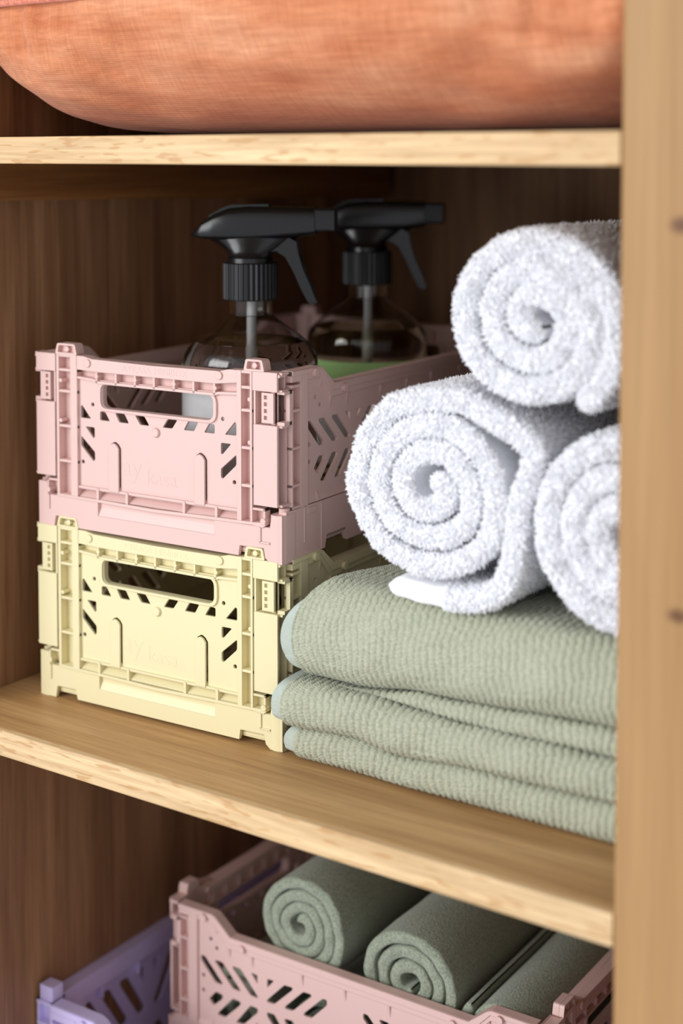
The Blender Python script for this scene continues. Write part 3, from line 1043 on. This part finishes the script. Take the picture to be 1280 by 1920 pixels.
def head_mesh():
    global HEAD
    if HEAD:
        return HEAD
    mb = MB()
    # stations along x: (x, z_bottom, z_top, half width)
    st = [(-0.0345, 0.1616, 0.1630, 0.0030), (-0.0318, 0.1610, 0.1660, 0.0060), (-0.0270, 0.1603, 0.1705, 0.0086),
          (-0.0200, 0.1597, 0.1750, 0.0100), (-0.0115, 0.1593, 0.1785, 0.0105), (0.000, 0.1592, 0.1797, 0.0105),
          (0.0150, 0.1600, 0.1796, 0.0103), (0.0280, 0.1612, 0.1793, 0.0098), (0.0360, 0.1624, 0.1791, 0.0092), (0.0390, 0.1630, 0.1788, 0.0088)]
    seg = 24
    vs, fs = [], []
    for x, zb, zt, hw in st:
        for k in range(seg):
            a = 2 * math.pi * k / seg
            ca, sa = math.cos(a), math.sin(a)
            e = 0.42
            vs.append((x, hw * math.copysign(abs(ca) ** e, ca), (zb + zt) / 2 + (zt - zb) / 2 * math.copysign(abs(sa) ** e, sa)))
    n = len(st)
    for i in range(n - 1):
        for k in range(seg):
            fs.append((i * seg + k, i * seg + (k + 1) % seg, (i + 1) * seg + (k + 1) % seg, (i + 1) * seg + k))
    fs += [tuple(range(seg))[::-1], tuple((n - 1) * seg + k for k in range(seg))]
    mb.add(vs, fs)
    # raised top spine
    mb.prism([(-0.0225, 0.1722), (-0.0115, 0.1775), (0.012, 0.1790), (0.012, 0.1806), (-0.0095, 0.1803), (-0.0150, 0.1786), (-0.0235, 0.1738)], [], -0.007, 0.007,
             lambda u, w, d: (u, d, w))
    # neck that flares from the collar into the body
    nk = [(-0.0138, 0.0138, 0.0138, 0.1464), (-0.0138, 0.0138, 0.0138, 0.1492), (-0.0130, 0.0130, 0.0130, 0.1500),
          (-0.0140, 0.0150, 0.0120, 0.1532), (-0.0195, 0.0220, 0.0105, 0.1572), (-0.0290, 0.0310, 0.0092, 0.1622)]
    vs, fs = [], []
    for xa, xb, hw, z in nk:
        for k in range(seg):
            a = 2 * math.pi * k / seg
            vs.append(((xa + xb) / 2 + (xb - xa) / 2 * math.cos(a), hw * math.sin(a), z))
    for i in range(len(nk) - 1):
        for k in range(seg):
            fs.append((i * seg + k, i * seg + (k + 1) % seg, (i + 1) * seg + (k + 1) % seg, (i + 1) * seg + k))
    fs += [tuple(range(seg))[::-1], tuple((len(nk) - 1) * seg + k for k in range(seg))]
    mb.add(vs, fs)
    HEAD = mb.mesh('sprayer_head', smooth=True, sharp=38)
    return HEAD


FLOOR_Z = 0.1001 + 0.0057
make_bottle('clear spray bottle with pale liquid and black trigger head, nearest the crate front', (0.0941, 0.0805, FLOOR_Z), YAW - 0.12,
            'soap_pale', 0.1005, False)
make_bottle('clear spray bottle with greenish liquid and green label band, behind the other bottle', (0.0905, 0.2095, FLOOR_Z), YAW - 0.18,
            'soap_green', 0.0975, True)


# ================================================================== TOWELS
def stadium(h, depth, nfront=8, nside=6, rc=None):
    """cross-section (n, a): n across the layer, a along the roll axis from the front; rc rounds the front edge"""
    rc = min(h, rc or h)
    pts = [(h, depth - (depth - rc) * i / nside) for i in range(nside)]
    k = nfront // 2
    pts += [(h - rc + rc * math.cos(math.pi / 2 * i / k), rc - rc * math.sin(math.pi / 2 * i / k)) for i in range(k + 1)]
    if rc < h * 0.98:
        pts += [((h - rc) * q, -0.0004) for q in (0.4, -0.4)]
    pts += [(-h + rc - rc * math.sin(math.pi / 2 * i / k), rc - rc * math.cos(math.pi / 2 * i / k)) for i in range(0 if rc < h * 0.98 else 1, k + 1)]
    pts += [(-h, rc + (depth - rc) * (i + 1) / nside) for i in range(nside)]
    return pts


TUFT_RINGS = [(0.0, 0.62), (0.35, 1.0), (0.72, 0.85), (1.0, 0.35)]


def tufts(points, normals, length, width, seed=0, lean=0.55):
    """short looped pile as bent little tapering rods, one mesh"""
    r = np.random.default_rng(seed)
    P = np.asarray(points)
    N = np.asarray(normals)
    n = len(P)
    N = N / np.linalg.norm(N, axis=1, keepdims=True)
    D = N + r.normal(0, lean, (n, 3)) * 0.6
    D /= np.linalg.norm(D, axis=1, keepdims=True)
    bend = r.normal(0, 1, (n, 3)) * 0.35
    A = np.cross(D, r.normal(0, 1, (n, 3)))
    A /= np.linalg.norm(A, axis=1, keepdims=True)
    B = np.cross(D, A)
    Ln = (length * r.uniform(0.7, 1.25, n))[:, None]
    Wd = (width * r.uniform(0.75, 1.2, n))[:, None]
    V = []
    for t, w in TUFT_RINGS:
        cpos = P + D * Ln * (t - 0.2) + bend * Ln * t * t
        for k in range(4):
            q = math.pi / 2 * k
            V.append(cpos + (A * math.cos(q) + B * math.sin(q)) * Wd * w * 0.5)
    nr = len(TUFT_RINGS)
    V = np.stack(V, 1)                     # n, nr*4, 3
    f = []
    for i in range(nr - 1):
        for k in range(4):
            f.append((i * 4 + k, i * 4 + (k + 1) % 4, (i + 1) * 4 + (k + 1) % 4, (i + 1) * 4 + k))
    f.append(((nr - 1) * 4, (nr - 1) * 4 + 1, (nr - 1) * 4 + 2, (nr - 1) * 4 + 3))
    f = np.array(f)
    Fs = (f[None] + (np.arange(n) * nr * 4)[:, None, None]).reshape(-1, 4)
    return V.reshape(-1, 3), Fs


def smooth_path(pts, step):
    """Catmull-Rom through the points, resampled evenly"""
    P = np.array(pts, float)
    P = np.vstack([2 * P[0] - P[1], P, 2 * P[-1] - P[-2]])
    out = []
    for i in range(1, len(P) - 2):
        p0, p1, p2, p3 = P[i - 1:i + 3]
        for t in np.linspace(0, 1, 12, endpoint=False):
            out.append(0.5 * ((2 * p1) + (-p0 + p2) * t + (2 * p0 - 5 * p1 + 4 * p2 - p3) * t * t + (-p0 + 3 * p1 - 3 * p2 + p3) * t ** 3))
    out.append(P[-2])
    out = np.array(out)
    d = np.r_[0, np.cumsum(np.linalg.norm(np.diff(out, axis=0), axis=1))]
    s = np.linspace(0, d[-1], max(8, int(d[-1] / step)))
    return np.stack([np.interp(s, d, out[:, k]) for k in range(2)], 1)


def spiral_path(center, bound, layers, inner=0.10, start=0.0, drift=(0, 0), step=0.0012, direction=1, tail=None, wob=0.0, seed=1):
    """spiral whose outermost turn follows bound(angle); center may drift towards the core"""
    n = int(layers * 90)
    pts = []
    r = random.Random(seed)
    ph = [r.uniform(0, 6.28) for _ in range(3)]
    for i in range(n + 1):
        k = i / n
        a = start + direction * 2 * math.pi * layers * k
        rel = inner + (1 - inner) * k
        rr = bound(a) * rel
        rr *= 1 + wob * (1 - k) * (math.sin(2 * a + ph[0]) + 0.6 * math.sin(3 * a + ph[1]))
        cx = center[0] + drift[0] * (1 - rel)
        cz = center[1] + drift[1] * (1 - rel)
        pts.append((cx + rr * math.cos(a), cz + rr * math.sin(a)))
    pts = pts[::4]
    if tail:
        pts = pts + list(tail)
    return smooth_path(pts, step)


def roll_surface(path, h, length, y0, axis_yaw, zslope=0.0, lump=0.0006, seed=0, stag=None, rc=None):
    """ribbon of half-thickness h following the path, rounded at the front end"""
    n = len(path)
    T = np.gradient(path, axis=0)
    T /= np.linalg.norm(T, axis=1, keepdims=True)
    Nn = np.stack([-T[:, 1], T[:, 0]], 1)
    sec = np.array(stadium(h, length, 8, 6, rc))
    m_ = len(sec)
    ends = np.ones(n)
    k = 6
    for i in range(k):                       # taper the two ends of the cloth
        ends[i] = ends[-1 - i] = math.sqrt(max(0.02, 1 - ((k - i) / k) ** 2))
    ca, sa = math.cos(axis_yaw), math.sin(axis_yaw)
    V = np.zeros((n, m_, 3))
    fr = np.zeros(n) if stag is None else stag
    for j, (q, a) in enumerate(sec):
        dep = a + fr * max(0.0, 1 - a / 0.06)
        V[:, j, 0] = path[:, 0] + Nn[:, 0] * q * ends + sa * dep
        V[:, j, 2] = path[:, 1] + Nn[:, 1] * q * ends + zslope * dep
        V[:, j, 1] = y0 + ca * dep
    if lump:
        r = np.random.default_rng(seed)
        for f_ in (1.0, 2.3):
            a = r.uniform(0, 6.28, 6)
            V[..., 1] += lump * np.sin(V[..., 0] * 160 * f_ + a[0]) * np.sin(V[..., 2] * 170 * f_ + a[1])
            V[..., 0] += 0.5 * lump * np.sin(V[..., 1] * 120 * f_ + a[2] + V[..., 2] * 80)
    return V, sec, T, Nn


def make_white_roll(label, path, h, length, y0, axis_yaw, seed, zslope=0.0, stag=None, dens=1.0, bare=0.0):
    V, sec, T, Nn = roll_surface(path, h, length, y0, axis_yaw, zslope, 0.0008, seed, stag, 0.0026)
    n, m_ = V.shape[:2]
    me = np_mesh('bath_towel', V.reshape(-1, 3), grid_quads(n, m_))
    cx, cz = path.mean(0)
    t = thing('rolled_towel', label, 'towel', (float(cx), y0 + length / 2, float(path[:, 1].min()) - h), 0, 'white rolled towels')
    body = obj('cloth', me, 'white_terry', t)
    body.matrix_parent_inverse = Matrix.Translation(-Vector(t.location))
    # sample points for the pile
    r = np.random.default_rng(seed + 50)
    dS = V[1:, :-1] - V[:-1, :-1]
    dA = V[:-1, 1:] - V[:-1, :-1]
    Nrm = np.cross(dS, dA)
    area = np.linalg.norm(Nrm, axis=2)
    # outwards: away from the ribbon's middle line
    mid = np.stack([path[:-1, 0], np.full(n - 1, 0), path[:-1, 1]], 1)[:, None, :]
    ctr = V[:-1, :-1].copy()
    out = ctr - np.stack([np.broadcast_to(mid[..., 0], ctr.shape[:2]), np.full(ctr.shape[:2], y0 + h + 0.004),
                          np.broadcast_to(mid[..., 2], ctr.shape[:2])], -1)
    out[..., 1] = np.minimum(out[..., 1], 0)
    sgn = np.sign((Nrm * out).sum(-1, keepdims=True))
    sgn[sgn == 0] = 1
    Nrm = Nrm * sgn / (area[..., None] + 1e-12)
    am = 0.5 * (sec[:-1, 1] + sec[1:, 1])
    front = (am < h * 1.6).astype(float)
    rad = np.hypot(path[:-1, 0] - cx, path[:-1, 1] - cz)
    turn_outer = np.zeros(n - 1)
    per = np.r_[0, np.cumsum(np.linalg.norm(np.diff(path, axis=0), axis=1))][:-1]
    turn_outer[per > per[-1] - 2 * math.pi * 0.046] = 1
    outward = ((Nrm[..., 0] * (ctr[..., 0] - cx) + Nrm[..., 2] * (ctr[..., 2] - cz)) > 0)
    w = area * (front[None, :] * 1.0 + (1 - front[None, :]) * turn_outer[:, None] * np.where(outward, 1.0, (am < 0.05)[None, :]) * np.where(am < 0.05, 0.75, 0.45)[None, :])
    if bare:
        w[per > per[-1] - bare] = 0
    total = w.sum()
    cnt = int(total / (0.00080 ** 2) * dens)
    pr = (w / total).ravel()
    idx = r.choice(len(pr), size=cnt, p=pr)
    i, j = np.unravel_index(idx, w.shape)
    uu, vv = r.random(cnt)[:, None], r.random(cnt)[:, None]
    pts = V[i, j] * (1 - uu) * (1 - vv) + V[i + 1, j] * uu * (1 - vv) + V[i, j + 1] * (1 - uu) * vv + V[i + 1, j + 1] * uu * vv
    tv, tf = tufts(pts, Nrm[i, j], 0.0015, 0.00105, seed, 0.45)
    pm = np_mesh('pile', tv, tf)
    p = obj('pile', pm, 'white_terry', t)
    p.matrix_parent_inverse = Matrix.Translation(-Vector(t.location))
    p['kind'] = 'stuff'
    return t


def bound_fn(l, r, u, d, p=2.0):
    """radius of a lopsided oval with the four half-widths"""
    def f(a):
        x, z = math.cos(a), math.sin(a)
        hx = r if x > 0 else l
        hz = u if z > 0 else d
        return 1.0 / ((abs(x) / hx) ** p + (abs(z) / hz) ** p) ** (1 / p)
    return f


YF = -0.002
HW = 0.0057
# lower left roll: sits on the folded stack, its loose end tucked under it
bl = bound_fn(0.0455, 0.0465, 0.0475, 0.0425)
pl = spiral_path((0.2665, 0.1515), bl, 3.0, 0.13, start=math.radians(75), drift=(0.001, 0.004), direction=-1,
                 tail=None, wob=0.05, seed=3)
# angle at the end: continue from the right-hand side down and along the bottom to the left
ia = pl[-1]
make_white_roll('white terry towel roll at lower left, its loose end tucked beneath, on green towels',
                smooth_path([tuple(q) for q in pl[:-14:10]] +
                            [(0.2790, 0.1985), (0.2970, 0.1925), (0.3120, 0.1860), (0.3215, 0.1775), (0.3200, 0.1650), (0.3145, 0.1520), (0.3125, 0.1380), (0.3075, 0.1165), (0.2950, 0.1050), (0.2700, 0.1022), (0.2430, 0.1040)], 0.0013),
                HW * 0.92, 0.165, YF, 0.02, 3, bare=0.03)
bt = bound_fn(0.0450, 0.0450, 0.0430, 0.0425)
pt = spiral_path((0.3205, 0.2365), bt, 3.0, 0.10, start=math.radians(-62), drift=(0.004, 0.004), direction=-1, wob=0.04, seed=5)
make_white_roll('white terry towel roll on top, resting on the two other white rolls', pt, HW, 0.165, YF - 0.001, 0.02, 5)
br = bound_fn(0.0415, 0.0415, 0.0460, 0.0415)
pr_ = spiral_path((0.3660, 0.1465), br, 3.0, 0.10, start=math.radians(-60), drift=(0.002, 0.0), direction=1, wob=0.05, seed=9)
make_white_roll('white terry towel roll at lower right, half hidden behind the front post', pr_, HW, 0.165, YF, 0.02, 9)


# ---------------------------------------------------------------- folded green towels
def make_folded(label, layers, seed):
    """layers: list of dict(x0,x1, zb(x), zt(x), yf(x), top_len) -> one towel"""
    t = thing('folded_towel', label, 'towel', (0.29, 0.08, float(layers[0]['zb'](0.29))), 0, 'green folded towels')
    inv = Matrix.Translation(-Vector(t.location))
    r = np.random.default_rng(seed)
    allv, allq = [], []
    off = 0
    hv, hq = [], []
    hoff = 0
    for lay in layers:
        for part in ('cloth', 'hem'):
            if part == 'cloth':
                xs_ = np.arange(lay['x0'] + lay.get('hem', 0.007), lay['x1'], 0.00055)
            else:
                if not lay.get('hem', 0.007):
                    continue
                xs_ = np.linspace(lay['x0'], lay['x0'] + lay['hem'] + 0.001, 12)
            n = len(xs_)
            zb = np.array([lay['zb'](x) for x in xs_])
            zt = np.array([lay['zt'](x) for x in xs_])
            yf = np.array([lay['yf'](x) for x in xs_])
            # section parameters: (kind, amount)
            top = lay['top']
            ta = np.concatenate([np.linspace(0.15, top, 20, endpoint=False), np.arange(top, 0.0, -0.00042)])
            fa = np.linspace(0, 1, max(24, int(lay['fold'] / 0.00040)))
            ba = np.concatenate([np.arange(0.0004, 0.012, 0.0006), np.linspace(0.014, 0.15, 14)])
            m_ = len(ta) + len(fa) + len(ba)
            h = (zt - zb) / 2
            zc = (zt + zb) / 2
            e = lay.get('square', 0.8)
            rx = h * lay.get('bulge', 0.85)
            V = np.zeros((n, m_, 3))
            Nn = np.zeros((n, m_, 3))
            ss = np.zeros(m_)
            for j in range(m_):
                if j < len(ta):
                    a = ta[j]
                    y, z = yf + rx + a, zt + 0 * a
                    nn = (0, 0, 1)
                    ss[j] = -a
                elif j < len(ta) + len(fa):
                    q = math.pi * fa[j - len(ta)]
                    cq, sq = math.cos(q), math.sin(q)
                    y = yf + rx - rx * abs(sq) ** e
                    z = zc + h * math.copysign(abs(cq) ** e, cq)
                    nn = (0, -sq, cq)
                    ss[j] = fa[j - len(ta)] * lay['fold']
                else:
                    a = ba[j - len(ta) - len(fa)]
                    y, z = yf + rx + a, zb + 0 * a
                    nn = (0, 0, -1)
                    ss[j] = lay['fold'] + a
                # top droops a little towards the back or rises
                if j < len(ta):
                    z = z + lay.get('rise', 0.0) * min(a, 0.08)
                qz = np.clip((z - zb) / (zt - zb), 0, 1)
                V[:, j, 0] = xs_ + lay.get('slant', 0.004) * ((qz - 0.42) / 0.58) ** 2 * np.exp(-(xs_ - lay['x0']) / 0.03) \
                    + (lay.get('slant', 0.004) * 1.6 * min(ta[j] / 0.05, 1.5) * np.exp(-(xs_ - lay['x0']) / 0.04) if j < len(ta) and lay.get('slant', 0) > 0.006 else 0)
                V[:, j, 1] = y
                V[:, j, 2] = z
                Nn[:, j] = nn
            S = ss[None, :]
            X_ = xs_[:, None]
            if part == 'cloth':
                rib = 0.0040
                ph = r.uniform(0, 6.28, 8)
                wx = X_ + 0.0007 * np.sin(S * 140 + ph[0] + X_ * 60) + 0.0005 * np.sin(S * 330 + ph[1] + X_ * 110) + 0.0003 * np.sin(S * 900 + X_ * 500)
                k = wx / rib
                tri = np.abs((k % 1) - 0.5) * 2          # 0 centre of a rib .. 1 groove
                prof = np.sqrt(np.clip(1 - tri ** 2.6, 0, 1))
                side = np.where((k % 1) > 0.5, 1.0, -1.0)
                lead = np.floor(k)
                knot = np.sin(S / 0.00150 * 2 * math.pi / 1.0 * 1.0 + side * 1.5 + lead * 2.4 + 1.2 * np.sin(lead * 12.9 + S * 90))
                nz = r.normal(0, 1, V.shape[:2])
                disp = 0.0016 * prof - 0.0013 + 0.00034 * prof * knot + 0.00008 * nz
            else:
                disp = np.full(V.shape[:2], -0.0011) - 0.0006 * ((lay['x0'] + lay['hem'] - X_) / lay['hem'])
            lump = 0.0006 * np.sin(X_ * 70 + seed) * np.sin(S * 60 + seed * 2) + 0.0004 * np.sin(X_ * 190 + S * 120 + seed)
            fade = np.clip((np.minimum(V[..., 1] - yf[:, None], 0.02)) / 0.02, 0, 1)
            disp = disp + lump * (Nn[..., 2] > -0.5)
            V += Nn * disp[..., None]
            if part == 'cloth':
                allv.append(V.reshape(-1, 3))
                allq.append(grid_quads(n, m_) + off)
                off += n * m_
            else:
                hv.append(V.reshape(-1, 3))
                hq.append(grid_quads(n, m_) + hoff)
                hoff += n * m_
    c = obj('cloth', np_mesh('cloth', np.vstack(allv), np.vstack(allq)), 'sage', t)
    c.matrix_parent_inverse = inv
    if hv:
        hm = obj('hem', np_mesh('hem', np.vstack(hv), np.vstack(hq)), 'sage_hem', t)
        hm.matrix_parent_inverse = inv
        hm['label'] = 'smooth woven pale hem at the end of the towel'
    return t


def lerp_tab(tab):
    xs_ = [p[0] for p in tab]
    zs_ = [p[1] for p in tab]

    def f(x):
        x = min(max(x, xs_[0]), xs_[-1])
        i = 0
        while i < len(xs_) - 2 and x > xs_[i + 1]:
            i += 1
        q = (x - xs_[i]) / (xs_[i + 1] - xs_[i])
        q = q * q * (3 - 2 * q)
        return zs_[i] + (zs_[i + 1] - zs_[i]) * q
    return f


zA = lerp_tab([(0.17, 0.0180), (0.22, 0.0205), (0.245, 0.0165), (0.29, 0.0195), (0.42, 0.0205)])
zB = lerp_tab([(0.17, 0.0440), (0.22, 0.0430), (0.29, 0.0405), (0.36, 0.0410), (0.42, 0.0410)])
zC = lerp_tab([(0.17, 0.0440), (0.215, 0.0440), (0.26, 0.0500), (0.36, 0.0545), (0.42, 0.0550)])
zD = lerp_tab([(0.17, 0.0880), (0.195, 0.0965), (0.24, 0.0970), (0.30, 0.0965), (0.36, 0.0965), (0.42, 0.0965)])
make_folded('green ribbed towel folded at the bottom of the stack, on the wooden shelf',
            [dict(x0=0.1735, x1=0.418, zb=lambda x: 0.0008, zt=lambda x: zA(x) - 0.0004, yf=lerp_tab([(0.17, 0.0035), (0.42, 0.002)]), top=0.012,
                  fold=0.030, hem=0.007)], 1)
make_folded('green ribbed towel folded in the middle of the stack of three',
            [dict(x0=0.1705, x1=0.418, zb=lambda x: zA(x) + 0.0004, zt=lambda x: zB(x) - 0.0004, yf=lerp_tab([(0.17, -0.004), (0.30, -0.001), (0.42, -0.001)]),
                  top=0.010, fold=0.038, hem=0.0075)], 2)
make_folded('green ribbed towel folded thick on top of the stack, under the white rolls',
            [dict(x0=0.205, x1=0.418, zb=lambda x: zB(x) + 0.0004, zt=lambda x: zC(x) - 0.0003, yf=lerp_tab([(0.17, 0.010), (0.30, 0.003), (0.42, 0.001)]),
                  top=0.006, fold=0.020, hem=0.0),
             dict(x0=0.1745, x1=0.418, zb=lambda x: zC(x) + 0.0003, zt=zD, yf=lerp_tab([(0.17, 0.0), (0.30, -0.004), (0.42, -0.004)]),
                  top=0.095, fold=0.075, hem=0.008, bulge=0.75, slant=0.013)], 3)


# ---------------------------------------------------------------- green rolls in the lower crate
def make_green_roll(label, cx, cz, bnd, layers, y0, length, seed, yaw=0.0, h=0.0030, direction=-1, start=0.3, inner=0.14, tail=None):
    p = spiral_path((cx, cz), bnd, layers, inner, start=start, drift=(0.0, -0.002), direction=direction, wob=0.09, seed=seed, tail=tail, step=0.0012)
    V, sec, T, Nn = roll_surface(p, h, length, y0, yaw, 0.0, 0.0007, seed, rc=0.0018)
    n, m_ = V.shape[:2]
    t = thing('rolled_towel', label, 'towel', (cx, y0 + length / 2, float(p[:, 1].min()) - h), 0, 'green rolled towels')
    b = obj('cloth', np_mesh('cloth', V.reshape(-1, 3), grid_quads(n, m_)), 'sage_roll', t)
    b.matrix_parent_inverse = Matrix.Translation(-Vector(t.location))
    return t


RB = bound_fn(0.030, 0.030, 0.029, 0.033)
RB2 = bound_fn(0.034, 0.031, 0.029, 0.030)
make_green_roll('green towel roll at the left of the lower pink crate, end showing tight folds', 0.1150, -0.1480, RB, 3.6, 0.1005, 0.148, 21, -0.0175, start=2.2, h=0.0034)
make_green_roll('green towel roll in the middle of the lower pink crate, ribbed cloth', 0.1900, -0.1600, RB2, 3.2, 0.1015, 0.148, 22, -0.0175, start=-0.4, h=0.0036)
RB3 = bound_fn(0.024, 0.024, 0.024, 0.024)
make_green_roll('shaded green towel roll at the right of the lower pink crate, loose edge on top', 0.2500, -0.1760, RB3, 3.0, 0.1030, 0.148, 23, -0.0175, start=2.3, h=0.0034)
RB4 = bound_fn(0.029, 0.029, 0.028, 0.028)
for i, x in enumerate((0.0670, 0.1330, 0.1990, 0.2520)):
    bn = RB4 if i < 3 else bound_fn(0.021, 0.021, 0.028, 0.028)
    make_green_roll(['green towel roll low in the left end of the lower pink crate', 'green towel roll under the left visible roll, seen through slots',
                     'green towel roll under the middle visible roll, seen through slots', 'green towel roll low in the right end of the lower pink crate'][i],
                    x, -0.2175, bn, 3.2, 0.1000 + 0.0175 * x, 0.145, 31 + i, -0.0175)

# ================================================================== CUSHION
def make_cushion():
    cx, cy, zc = 0.1975, 0.165, 0.3945
    ax, ay, T = 0.2235, 0.2135, 0.0760
    t = thing('cushion', 'orange linen cushion with piped seam lying on the upper shelf', 'cushion', (cx, cy, ZU), 0)
    inv = Matrix.Translation(-Vector(t.location))
    nu, nv = 420, 130
    th = np.linspace(0, 2 * math.pi, nu, endpoint=False)
    ph = np.linspace(-math.pi / 2, math.pi / 2, nv)
    ex = 0.24                                             # rounded-square plan
    C, S_ = np.cos(th), np.sin(th)
    ux = np.sign(C) * np.abs(C) ** ex
    uy = np.sign(S_) * np.abs(S_) ** ex
    V = np.zeros((nu, nv, 3))
    r = np.random.default_rng(5)
    P1 = r.uniform(0, 6.28, 20)
    for j, p in enumerate(ph):
        rad = abs(math.cos(p)) ** 0.44
        hz = math.copysign(abs(math.sin(p)) ** 1.0, p)
        x = cx + ax * ux * rad
        y = cy + ay * uy * rad
        z = zc + T * hz
        # gathers running away from the seam
        arc = np.cumsum(np.r_[0, np.hypot(np.diff(ux * ax), np.diff(uy * ay))])
        g = (np.sin(arc * 260 + P1[0]) * 0.6 + np.sin(arc * 410 + P1[1] + 2 * np.sin(arc * 37)) * 0.5 + np.sin(arc * 150 + P1[2]) * 0.6)
        amp = 0.0016 * math.exp(-((abs(p) - 0.12) / 0.30) ** 2)
        soft = 0.0022 * (np.sin(arc * 31 + P1[3] + p * 3) + np.sin(arc * 57 + P1[4] - p * 5)) * math.cos(p)
        fine = 0.0005 * np.sin(arc * 90 + p * 22 + P1[5])
        dd = g * amp + soft + fine
        V[:, j, 0] = x + dd * C * rad
        V[:, j, 1] = y + dd * S_ * rad
        V[:, j, 2] = z + dd * hz * 0.5
    zmin = ZU + 0.0006
    low = V[..., 2] < zmin + 0.012
    q = np.clip((V[..., 2] - (zmin - 0.012)) / 0.024, 0, 1)
    V[..., 2] = np.where(low, zmin + 0.012 * q * q, V[..., 2])
    V[..., 0] = np.clip(V[..., 0], XL + 0.001, XR - 0.001)
    b = obj('cover', np_mesh('cover', V.reshape(-1, 3), grid_quads(nu, nv, wrap_n=True)), 'linen', t)
    b.matrix_parent_inverse = inv
    pts = [(cx + (ax + 0.0015) * ux[i], cy + (ay + 0.0015) * uy[i], zc + 0.0012) for i in range(0, nu, 3)]
    pts = [(min(max(p[0], XL + 0.003), XR - 0.003), p[1], p[2]) for p in pts]
    pp = MB().tube(pts, 0.0018, 8, closed=True)
    s = obj('piping', pp.mesh('piping', smooth=True, sharp=180), 'linen_seam', t)
    s.matrix_parent_inverse = inv
    return t


make_cushion()
